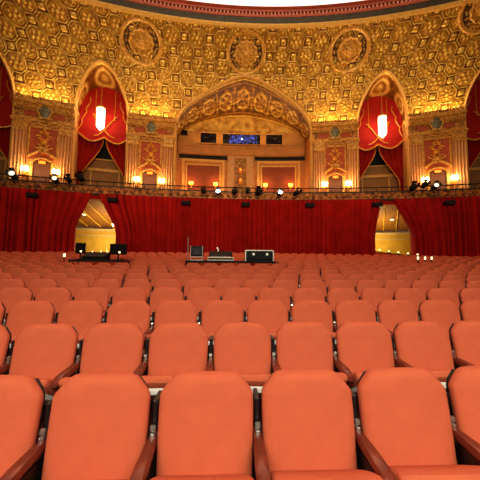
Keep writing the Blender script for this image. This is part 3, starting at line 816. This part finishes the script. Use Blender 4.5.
# black speaker boxes along the top of the curtains
SPK = [(-13.35, 'above the curtain near the left edge'), (-8.8, 'just right of the left doorway'), (-4.15, 'above the middle curtain, second from left doorway'), (-.1, 'above the centre of the middle curtain'), (4.3, 'above the middle curtain, second from right doorway'), (8.75, 'just left of the right doorway'), (13.1, 'above the curtain near the right edge')]
for s, wh in SPK:
    root = empty('balcony_loudspeaker', PC(s, -.78, 5.42), -s/RC)
    m = MB(); m.bbox(-.29, .29, -.22, .18, -.14, .14, .03); m.build('cabinet', M['black'], root)
    m = MB(); m.bbox(-.26, .26, -.235, -.22, -.11, .11, .005); m.build('grille', M['blackcloth'], root)
    m = MB(); m.tube([(-.2, 0, .12), (-.2, 0, .56), (.2, 0, .56), (.2, 0, .12)], .018, 5); m.tube([(0, 0, .56), (0, .72, .57)], .018, 5); m.build('bracket', M['black'], root)
    tag(root, 'small black box loudspeaker hung under the balcony, ' + wh, 'speaker', 'black boxes under the balcony edge')

# stage lights on the balcony rail
def stage_light(s, h, label, lens, sc=1., rz=0, pitch=-.25):
    root = empty('stage_light', PC(s, -.3, h), -s/RC+rz)
    R_ = Matrix.Rotation(pitch, 3, 'X')
    m = MB(); m.lathe([(.13*sc, -.26*sc), (.15*sc, -.24*sc), (.15*sc, .02*sc), (.11*sc, .16*sc), (.05*sc, .22*sc)], n=12, axis='y')
    m.v = [tuple(R_ @ Vector(p)) for p in m.v]; m.build('housing', M['black'], root, smooth=True)
    m = MB(); m.lathe([(.001, -.275*sc), (.08*sc, -.272*sc), (.12*sc, -.262*sc)], n=12, axis='y')
    m.v = [tuple(R_ @ Vector(p)) for p in m.v]; m.build('lens', lens, root, smooth=True)
    m = MB()
    m.tube([(-.17*sc, 0, 0), (-.18*sc, 0, -.2*sc), (0, .02, -.27*sc), (.18*sc, 0, -.2*sc), (.17*sc, 0, 0)], .018*sc, 5)
    m.tube([(0, .02, -.27*sc), (0, .02, -.30*sc), (0, .32, -.30*sc)], .025*sc, 5); m.build('yoke', M['black'], root)
    m = MB()
    for a in (0, pi/2, pi, 3*pi/2):
        m.add([(cos(a)*.13*sc+sin(a)*x*.12*sc+cos(a)*y*.06*sc, -.27*sc-y*.14*sc, sin(a)*.13*sc-cos(a)*x*.12*sc+sin(a)*y*.06*sc) for x, y in ((-1, 0), (1, 0), (1, 1), (-1, 1))], [(0, 1, 2, 3)])
    m.v = [tuple(R_ @ Vector(p)) for p in m.v]; m.build('barn_door', M['black'], root)
    tag(root, label, 'stage light', 'stage lights on the balcony front')
stage_light(-14.55, 6.62, 'lit stage light on the balcony rail nearest the left edge of the photo', M['spotdim'], 1.3)
stage_light(-12.3, 6.55, 'lit stage light left in the cluster under the left lantern arch', M['spotdim'], 1.15)
stage_light(-11.55, 6.62, 'unlit middle stage light of the cluster under the left lantern arch', M['blackcloth'], 1.1)
stage_light(-10.85, 6.78, 'unlit tall stage light on the right of the cluster under the left lantern arch', M['blackcloth'], 1.3)
stage_light(-3.0, 6.36, 'unlit stage light just left of the left blazing spotlight', M['blackcloth'], 1.0)
stage_light(-2.0, 6.3, 'blazing white spotlight under the left damask panel', M['spotlens'], 1.05)
stage_light(-.85, 6.36, 'unlit stage light on the balcony front below the centre pier, left one', M['blackcloth'], 1.05)
stage_light(.05, 6.42, 'unlit stage light on the balcony front below the centre pier, right one', M['blackcloth'], .9)
stage_light(.8, 6.36, 'unlit stage light left of the right blazing spotlight', M['blackcloth'], 1.3)
stage_light(2.3, 6.3, 'blazing white spotlight under the right damask panel', M['spotlens'], 1.05)
stage_light(3.4, 6.36, 'unlit tilted stage light just right of the right blazing spotlight', M['blackcloth'], 1.1, .5)
stage_light(11.15, 6.58, 'unlit stage light left of the cluster below the right outer pilasters', M['blackcloth'], 1.3)
stage_light(11.85, 6.72, 'unlit middle stage light of the cluster below the right outer pilasters', M['blackcloth'], 1.15)
stage_light(12.5, 6.6, 'lit stage light on the right of the cluster below the right outer pilasters', M['spotdim'], 1.15)
# real light from the two blazing spotlights
for s in (-2.0, 2.3):
    L_ = bpy.data.lights.new('spotlight_beam', 'SPOT'); L_.energy = 120; L_.spot_size = .9; L_.color = (1, .95, .85); L_.shadow_soft_size = .1
    o = bpy.data.objects.new('spotlight_beam', L_); COL.objects.link(o); o.location = PC(s, -.7, 6.4)
    o.rotation_euler = (Vector((0, 2, 0))-Vector(o.location)).to_track_quat('-Z', 'Y').to_euler()

# ------------------------------------------------------------------ sound and lighting desks standing among the seats
GEAR_BLOCK = []
def table(name, x0, x1, y0, y1, label, legmat=M['black'], topmat=M['blackcloth']):
    zf = floor_z((y0+y1)/2); zt = zf+.93
    root = empty(name, ((x0+x1)/2, (y0+y1)/2, zf)); hx, hy = (x1-x0)/2, (y1-y0)/2
    m = MB(); m.bbox(-hx, hx, -hy, hy, .86, .93, .01); m.build('table_top', topmat, root)
    for sx in (-1, 1):
        for sy in (-1, 1):
            m = MB(); m.tube([(sx*(hx-.04), sy*(hy-.04), SL*sy*(hy-.04)), (sx*(hx-.04), sy*(hy-.04), .9)], .02, 6); m.build('leg', legmat, root)
    tag(root, label, 'table'); GEAR_BLOCK.append((x0-.02, x1+.02, y0-.35, y1+.12)); return zt
GY0, GY1 = 9.86, 10.5
gy = (GY0+GY1)/2
zt = table('equipment_table', -2.66, .42, GY0, GY1, 'dark trestle table carrying the black cases in front of the middle curtain')
def case(name, x0, x1, h, label, dy=.5, lid=None):
    root = empty(name, ((x0+x1)/2, gy, zt)); hx = (x1-x0)/2
    return root, hx
# 1: upright rack case beside a thin pole
root, hx = case('rack_case', -2.50, -2.10, .5, '')
m = MB(); m.bbox(-hx, hx, -.24, .24, .14, .5, .02); m.build('case_body', M['black'], root)
m = MB(); m.bbox(-hx+.05, hx-.05, -.252, -.236, .19, .44, .01); m.build('front_panel', mat('case_panel', (.05, .048, .05), .6), root)
m = MB(); m.bbox(-hx+.16, hx-.16, -.258, -.25, .25, .30, .004); m.build('badge', mat('case_badge', (.35, .1, .08), .5), root)
m = MB()
for x in (-hx, hx): m.bbox(x-.007, x+.007, -.26, -.24, 0, .5, .003)
m.bbox(-hx-.0, hx+.03, -.27, .25, .115, .14, .005); m.bbox(-hx-.0, hx+.02, -.26, .25, 0, .03, .005)
m.build('metal_frame', M['silver'], root)
tag(root, 'upright black rack case with metal frame, leftmost case in front of the middle curtain', 'case')
root = empty('metal_pole', (-2.60, gy-.23, zt))
m = MB(); m.lathe([(.07, 0), (.07, .02), (.014, .03), (.012, .75), (.008, .76)], n=8); m.build('shaft', M['silver'], root, smooth=True)
m = MB(); m.lathe([(.02, .74), (.022, .78), (.001, .80)], n=8); m.build('tip', M['silver'], root)
tag(root, 'thin upright metal pole just left of the rack case', 'pole')
# 2: mixing desk in an open flight case
root, hx = case('mixing_desk', -1.93, -1.02, .36, '')
m = MB(); m.bbox(-hx, hx, -.27, .2, 0, .13, .015); m.build('tray', M['silver'], root)
m = MB(); m.bbox(-hx+.03, hx-.03, -.285, -.265, .04, .10, .004); m.build('tray_band', M['black'], root)
m = MB(); m.loft([[(x, y, z) for y, z in ((-.24, .13), (.2, .13), (.22, .3), (.0, .34), (-.2, .2))] for x in (-hx+.05, -hx+.08, hx-.08, hx-.05)], True, True); m.build('console', M['black'], root)
for i in range(11):
    m = MB(); x = -hx+.14+i*(2*hx-.28)/10; m.bbox(x-.01, x+.01, -.25, -.22, .135, .165, .003); m.build('fader', M['silver'], root)
m = MB(); m.tube([(-.1, 0, .3), (-.1, -.02, .42), (-.13, -.04, .45)], .008, 5); m.lathe([(.001, .43), (.02, .44), (.02, .46), (.001, .47)], (-.13, -.04, 0), 8); m.build('gooseneck_lamp', M['spotdim'], root)
tag(root, 'low black mixing desk with silver tray, middle of three before the middle curtain', 'mixing desk')
# 3: open flight case with two round latches
root, hx = case('flight_case', -.62, .34, .34, '')
m = MB(); m.bbox(-hx+.015, hx-.015, -.22, .22, .06, .36, .015); m.build('case_body', M['black'], root)
m = MB(); m.bbox(-hx, hx, -.24, .24, .35, .385, .006)
for x in (-hx, hx):
    m.bbox(x-.018, x+.018, -.24, .24, 0, .37, .004)
m.build('metal_edge', M['silver'], root)
for x in (-.2, .27):
    m = MB(); m.lathe([(.001, -.245), (.045, -.24), (.05, -.225), (.05, -.21)], (x, 0, .23), 12, 'y'); m.build('latch', M['silver'], root, smooth=True)
m = MB(); m.bbox(-.1, .1, -.235, -.2, .0, .06, .01); m.bbox(-hx+.03, hx-.03, -.2, .2, .0, .06, .01); m.build('base', M['black'], root)
tag(root, 'black flight case with silver edges and two round latches before the middle curtain', 'case')
# left cluster: lighting desk between two dark monitors
zt = table('control_table', -6.55, -4.72, GY0, GY1, 'dark control table below the left foyer doorway')
def monitor(x0, x1, z1, label):
    root = empty('monitor', ((x0+x1)/2, gy+.05, zt)); hx = (x1-x0)/2
    m = MB(); m.bbox(-hx, hx, -.04, .03, z1-.38, z1, .015); m.build('case_body', M['black'], root)
    m = MB(); m.bbox(-hx+.03, hx-.03, -.046, -.038, z1-.35, z1-.03, .004); m.build('screen', mat('dark_screen', (.03, .035, .04), .2), root)
    m = MB(); m.tube([(0, 0, .02), (0, 0, z1-.2)], .025, 6); m.bbox(-.13, .13, -.1, .1, 0, .02, .005); m.build('foot', M['black'], root)
    m = MB(); m.lathe([(.001, -.065), (.03, -.06), (.035, -.04)], (hx*.2, 0, z1-.3), 8, 'y'); m.build('indicator', M['led'], root)
    tag(root, label, 'monitor', 'dark monitors on the control table')
monitor(-6.5, -6.17, .58, 'small dark monitor at the left end of the control table')
monitor(-5.33, -4.76, .56, 'wide dark monitor at the right end of the control table')
root = empty('lighting_console', (-5.75, gy-.02, zt))
m = MB(); m.loft([[(x, y, z) for y, z in ((-.26, 0), (.22, 0), (.22, .24), (.1, .26), (-.26, .1))] for x in (-.38, -.36, .36, .38)], True, True); m.build('console_body', M['black'], root)
for i in range(9):
    m = MB(); x = -.3+.075*i; m.bbox(x-.012, x+.012, -.2, -.16, .12, .155, .004); m.build('fader', mat('fader_grey', (.3, .28, .26), .5) if i == 0 else bpy.data.materials['fader_grey'], root)
for x, z in ((-.2, .26), (.1, .27), (.3, .3)):
    m = MB(); m.tube([(x, .15, .22), (x, .1, z+.02)], .008, 5); m.lathe([(.001, z), (.025, z+.02), (.001, z+.05)], (x, .1, 0), 8); m.build('desk_lamp', M['led'], root)
tag(root, 'low black lighting console between the two dark monitors', 'console')
root = empty('desk_mat', (-4.85, gy-.26, zt))
for x, y, l_, g_ in ((-7.0, 10.45, 'small white lamp just left of the control table', 0),):
    zz = floor_z(y)
    root2 = empty('work_lamp', (x, y, zz))
    m = MB(); m.lathe([(.12, .0), (.12, .02), (.015, .04), (.015, 1.02)], n=8); m.build('stand', M['black'], root2)
    m = MB(); m.lathe([(.02, 1.0), (.035, 1.02), (.035, 1.10), (.001, 1.12)], n=8); m.build('lamp_glass', M['led'], root2)
    tag(root2, l_, 'lamp'); GEAR_BLOCK.append((x-.2, x+.2, y-.2, y+.2))
bpy.data.objects.remove(root)
# three small lamps right of the right doorway
for i, xx in enumerate((6.57, 6.87, 7.15)):
    y = 11.6; GEAR_BLOCK.append((xx-.1, xx+.1, y-.3, y+.2))
    r2 = empty('floor_lamp', (xx, y, floor_z(y)))
    m = MB(); m.lathe([(.08, -.01), (.08, .02), (.02, .04), (.02, .98)], n=8); m.build('stand', M['black'], r2)
    m = MB(); m.lathe([(.02, .97), (.035, .99), (.03, 1.07), (.001, 1.09)], n=8); m.build('lamp_glass', M['led'], r2)
    tag(r2, ['left', 'middle', 'right'][i]+' one of three small lamps before the curtain right of the right doorway', 'lamp', 'small lamps before the right curtain')

# ------------------------------------------------------------------ seats
def superring(cx, cy, z, hw, ht, n=24, e=3.2, front=None):
    ring = []
    for i in range(n):
        a = 2*pi*(i+.5)/n
        c, s = cos(a), sin(a)
        x = hw*(abs(c)**(2/e))*(1 if c > 0 else -1); y = ht*(abs(s)**(2/e))*(1 if s > 0 else -1)
        if front and y < 0: y -= front*(1-(x/hw)**2) if hw > 1e-6 else 0
        ring.append((cx+x, cy+y, z))
    return ring
def hw_at(z):        # half width of the backrest with its cut shoulders
    pts = [(.36, .226), (.42, .232), (.60, .238), (.80, .243), (.835, .240), (.855, .229), (.875, .212), (.895, .194), (.912, .178), (.925, .160), (.932, .135)]
    return interp(z, [p[0] for p in pts], [p[1] for p in pts])
REC = .20            # recline
def back_y(z): return -(.93-z)*REC
def backrest_mb(hi=True):
    m = MB(); rings = []
    zs = [.36, .37, .40, .5, .62, .74, .82, .835, .85, .865, .88, .895, .908, .918, .926, .932] if hi else [.40, .6, .82, .86, .90, .925, .932]
    for z in zs:
        t = .045
        if z < .40: t = .045*sqrt(max(.05, 1-((.40-z)/.045)**2))
        if z > .90: t = .045*sqrt(max(.04, 1-((z-.90)/.034)**2))
        rings.append(superring(0, back_y(z), z, hw_at(z), t, 28 if hi else 10, 3.4, .018))
    m.loft(rings, True, True); return m
def shell_mb():
    m = MB(); rings = []
    for z in (.30, .32, .5, .7, .82, .85, .88, .90):
        rings.append(superring(0, back_y(z)+.050, z, hw_at(max(z, .36))-.016, .014, 12, 5))
    m.loft(rings, True, True); return m
TIL = radians(31.5)
def cush(u0, u1, w0, w1, hw, bow, n=12, nr=16, e=3., drop=0):
    """cushion slab in its own frame: u along depth (from hinge to front edge), w thickness; lofted across x"""
    m = MB(); rings = []
    ca, sa = cos(TIL), sin(TIL)
    for i in range(n+1):
        x = -1+2*i/n
        xx = hw*sin(x*pi/2)/1.0
        q = abs(xx)/hw
        k = sqrt(max(.0, 1-max(0, (q-.86)/.14)**2)); k = .55+.45*k
        cu, cw = (u0+u1)/2, (w0+w1)/2; hu, hww = (u1-u0)/2, (w1-w0)/2*k
        b = bow*(1-q*q)
        ring = []
        for j in range(nr):
            a = 2*pi*j/nr; c, s = cos(a), sin(a)
            du = hu*(abs(c)**(2/e))*(1 if c > 0 else -1); dw = hww*(abs(s)**(2/e))*(1 if s > 0 else -1)
            uu = cu+du*(.93+.07*k)+b*(du > 0)*du/hu; ww = cw+dw
            if drop and du > 0: ww -= drop*(du/hu)**3
            ring.append((xx, -.115-uu*ca+ww*sa, .40+uu*sa+ww*ca))
        rings.append(ring)
    m.loft(rings, True, True); return m
def cushion_mb(hi=True): return cush(.01, .35, -.005, .085, .229, .04, 14 if hi else 6, 18 if hi else 8)
def pan_mb(): return cush(.03, .342, -.058, -.008, .218, .038, 8, 10, 5)
def arm_mb():
    m = MB(); rings = []
    for y, hw, z0, z1 in ((.02, .016, .595, .632), (-.03, .020, .590, .640), (-.12, .0265, .588, .642), (-.25, .031, .582, .636), (-.32, .032, .568, .628), (-.355, .029, .558, .616), (-.37, .018, .568, .602)):
        c = (z0+z1)/2; h = (z1-z0)/2
        rings.append([(hw*(abs(cos(a))**.6)*(1 if cos(a) > 0 else -1), y, c+h*(abs(sin(a))**.6)*(1 if sin(a) > 0 else -1)) for a in [2*pi*(i+.5)/12 for i in range(12)]])
    m.loft(rings, True, True); return m
def standard_mb():
    m = MB()
    out = [(.06, 0), (.06, .05), (.0, .12), (.03, .36), (.02, .575), (-.26, .565), (-.25, .53), (-.12, .42), (-.09, .12), (-.2, .05), (-.2, 0)]
    m.loft([[(x, y, z+SL*min(0, y)*(z < .06)) for y, z in out] for x in (-.015, .015)], True, True)
    m.bbox(-.012, .012, -.03, .10, .56, .80, .004)
    return m
def bracket_mb():
    m = MB(); m.bbox(-.012, .012, -.075, -.02, .625, .66, .004); m.lathe([(.001, -.014), (.016, -.012), (.016, .012), (.001, .014)], (0, -.05, .675), 10, 'x'); return m
DETAIL_ROWS = 8
ROW_P = .93; PITCH = .53
ANCH = {0: 255., 1: 273.7, 2: 245.2, 3: 257., 4: 299., 5: 201.}   # sample gap positions, used once to stagger the rows
ORD = ['front', 'second', 'third', 'fourth', 'fifth', 'sixth', 'seventh', 'eighth', 'ninth', 'tenth', 'eleventh', 'twelfth', 'thirteenth', 'fourteenth']
# stagger (x of one seat gap in each row, metres from the camera axis), measured from the photo
GAPX = [-1.04, -.81, -1.00, -.775, .10, -1.79]
def row_pos(k, x):
    """seat position in row k at lateral position x: rows turn and curve slightly toward the rear"""
    y = 1.6+ROW_P*k
    rot = radians(1.8)*max(0, 1-k/11); kap = min(1, k/11)/52.
    dx = x-CX if rot else x
    return (x, y+dx*math.tan(rot)-kap*x*x*.5)
seats = []; far = []
NROW = 18
for k in range(NROW):
    g = GAPX[k] if k < len(GAPX) else GAPX[5]+(k-5)*.265+.07*sin(k*2.7)
    half = 3.2+.95*(1.6+ROW_P*k)
    i0 = int((-half-g)/PITCH)-1; i1 = int((half-g)/PITCH)+2
    row = []
    for i in range(i0, i1):
        x = g+PITCH*(i+.5)
        if abs(x) > 17.5: continue
        p = row_pos(k, x)
        if any(a < x+.27 and x-.27 < b and c < p[1]+.1 and p[1]-.4 < d for a, b, c, d in GEAR_BLOCK): continue
        if p[1] > PC(x, -1.25, 0)[1]: continue
        z = floor_z(p[1])
        xs = [project((x+sx*.243, p[1], z+.80))[0] for sx in (-1, 1)]
        vis = xs[1] > 3 and xs[0] < 477
        (row if vis and k < 13 else far).append((x, p[1], z))
    seats.append(row)
def ordn(n):
    return str(n)+('th' if 10 <= n % 100 <= 20 else {1: 'st', 2: 'nd', 3: 'rd'}.get(n % 10, 'th'))
WORDN = {1: 'first', 2: 'second', 3: 'third', 4: 'fourth', 5: 'fifth', 6: 'sixth', 7: 'seventh', 8: 'eighth', 9: 'ninth', 10: 'tenth', 11: 'eleventh', 12: 'twelfth'}
proto = None; proto2 = None
def make_seat(detail):
    r = empty('theatre_seat')
    if detail:
        backrest_mb().build('backrest', M['fabric'], r, smooth=True)
        shell_mb().build('back_shell', M['shell'], r, smooth=True)
        cushion_mb().build('seat_cushion', M['fabric'], r, smooth=True)
        pan_mb().build('seat_pan', M['pan'], r, smooth=True)
        a = arm_mb().build('armrest', M['wood'], r, smooth=True, loc=(-.265, 0, 0))
        standard_mb().build('leg', M['shell'], r, loc=(-.265, 0, 0))
        bracket_mb().build('hinge_bracket', M['chrome'], r, loc=(-.265, 0, 0))
    else:
        backrest_mb().build('backrest', M['fabric'], r, smooth=True)
        cushion_mb(False).build('seat_cushion', M['fabric'], r, smooth=True)
        standard_mb().build('leg', M['shell'], r, loc=(-.265, 0, 0))
    return r
def copy_tree(o, parent=None):
    c = o.copy(); COL.objects.link(c); c.parent = parent
    for ch in list(o.children): copy_tree(ch, c)
    return c
count = 0
for k, row in enumerate(seats):
    for n, (x, y, z) in enumerate(row):
        det = k < DETAIL_ROWS
        if det:
            if proto is None: proto = make_seat(True); o = proto
            else: o = copy_tree(proto)
        else:
            if proto2 is None: proto2 = make_seat(False); o = proto2
            else: o = copy_tree(proto2)
        o.location = (x, y, z); count += 1
        nm = WORDN.get(n+1, ordn(n+1))
        lab = 'orange-red upholstered theatre seat in the %s row, %s seat from the left' % (ORD[k] if k else 'nearest', nm)
        tag(o, lab, 'seat', 'orange-red theatre seats facing the stage')
print('individual seats', count, [len(r) for r in seats], 'far', len(far))
bm_, cm_, lm_ = backrest_mb(False), cushion_mb(False), standard_mb()
m = MB()
for x, y, z in far:
    m.cur = 0
    for q in (bm_, cm_): m.add([(a+x, b+y, c+z) for a, b, c in q.v], q.f)
    m.cur = 1; m.add([(a+x-.265, b+y, c+z) for a, b, c in lm_.v], lm_.f)
o = m.build('theatre_seat_rows', [M['fabric'], M['shell']], smooth=True, fix=False)
tag(o, 'crowded far rows of red seats running back to the curtain', 'seats', None, 'stuff')

# ------------------------------------------------------------------ side walls of the hall (outside the view, they close the room)
for nm, x in (('wall_left', -22.5), ('wall_right', 22.5)):
    m = MB(); m.box(x-.1, x+.1, -8, 19, -1, 21); struct(m.build(nm, M['hall']))

# ------------------------------------------------------------------ lights
def area(name, loc, tgt, sx, sy, power, rgb, spread=pi):
    L_ = bpy.data.lights.new(name, 'AREA'); L_.shape = 'RECTANGLE'; L_.size = sx; L_.size_y = sy; L_.energy = power; L_.color = rgb; L_.spread = spread
    o = bpy.data.objects.new(name, L_); COL.objects.link(o); o.location = loc
    o.rotation_euler = (Vector(tgt)-Vector(loc)).to_track_quat('-Z', 'Y').to_euler(); return o
area('stage_wash', (0, -6.5, 7.2), (0, 5, .8), 10, 4, 430, (1, .90, .70))
area('apron_light', (-1, -3.2, 5.2), (-1, 2.5, .6), 7, 2, 520, (1, .97, .82))
area('rear_red_fill', (0, 13, 17.5), (0, 12, 0), 16, 6, 800, (1, .22, .08))  # unseen red fill, added to redden the far seat rows
area('vault_fill', (0, -6, 5), (0, 21, 19.5), 10, 3, 1080, (1, .78, .40), 1.45)  # unseen fill added behind the camera to brighten the vault
area('dome_cove', (0, 6, 19.5), (0, 7, 0), 14, 8, 200, (1, .84, .62))
for c, hw in GROUPS:           # cove lights on top of the cornices washing the vault
    p = PU(c, -.5, 13.85)
    area('cornice_cove', p, PV(c, 6., 0) if True else p, 3.2, .2, 170, (1, .76, .36))
area('arch_cove', PU(0, 3.6, 13.6), PU(0, 2.6, 17), 9, .3, 150, (1, .70, .30))
world = bpy.data.worlds.new('World'); scene.world = world; world.use_nodes = True
world.node_tree.nodes['Background'].inputs['Color'].default_value = (.9, .42, .2, 1)
world.node_tree.nodes['Background'].inputs['Strength'].default_value = .12
scene.view_settings.view_transform = 'Standard'
scene.view_settings.look = 'None'
scene.view_settings.exposure = 0
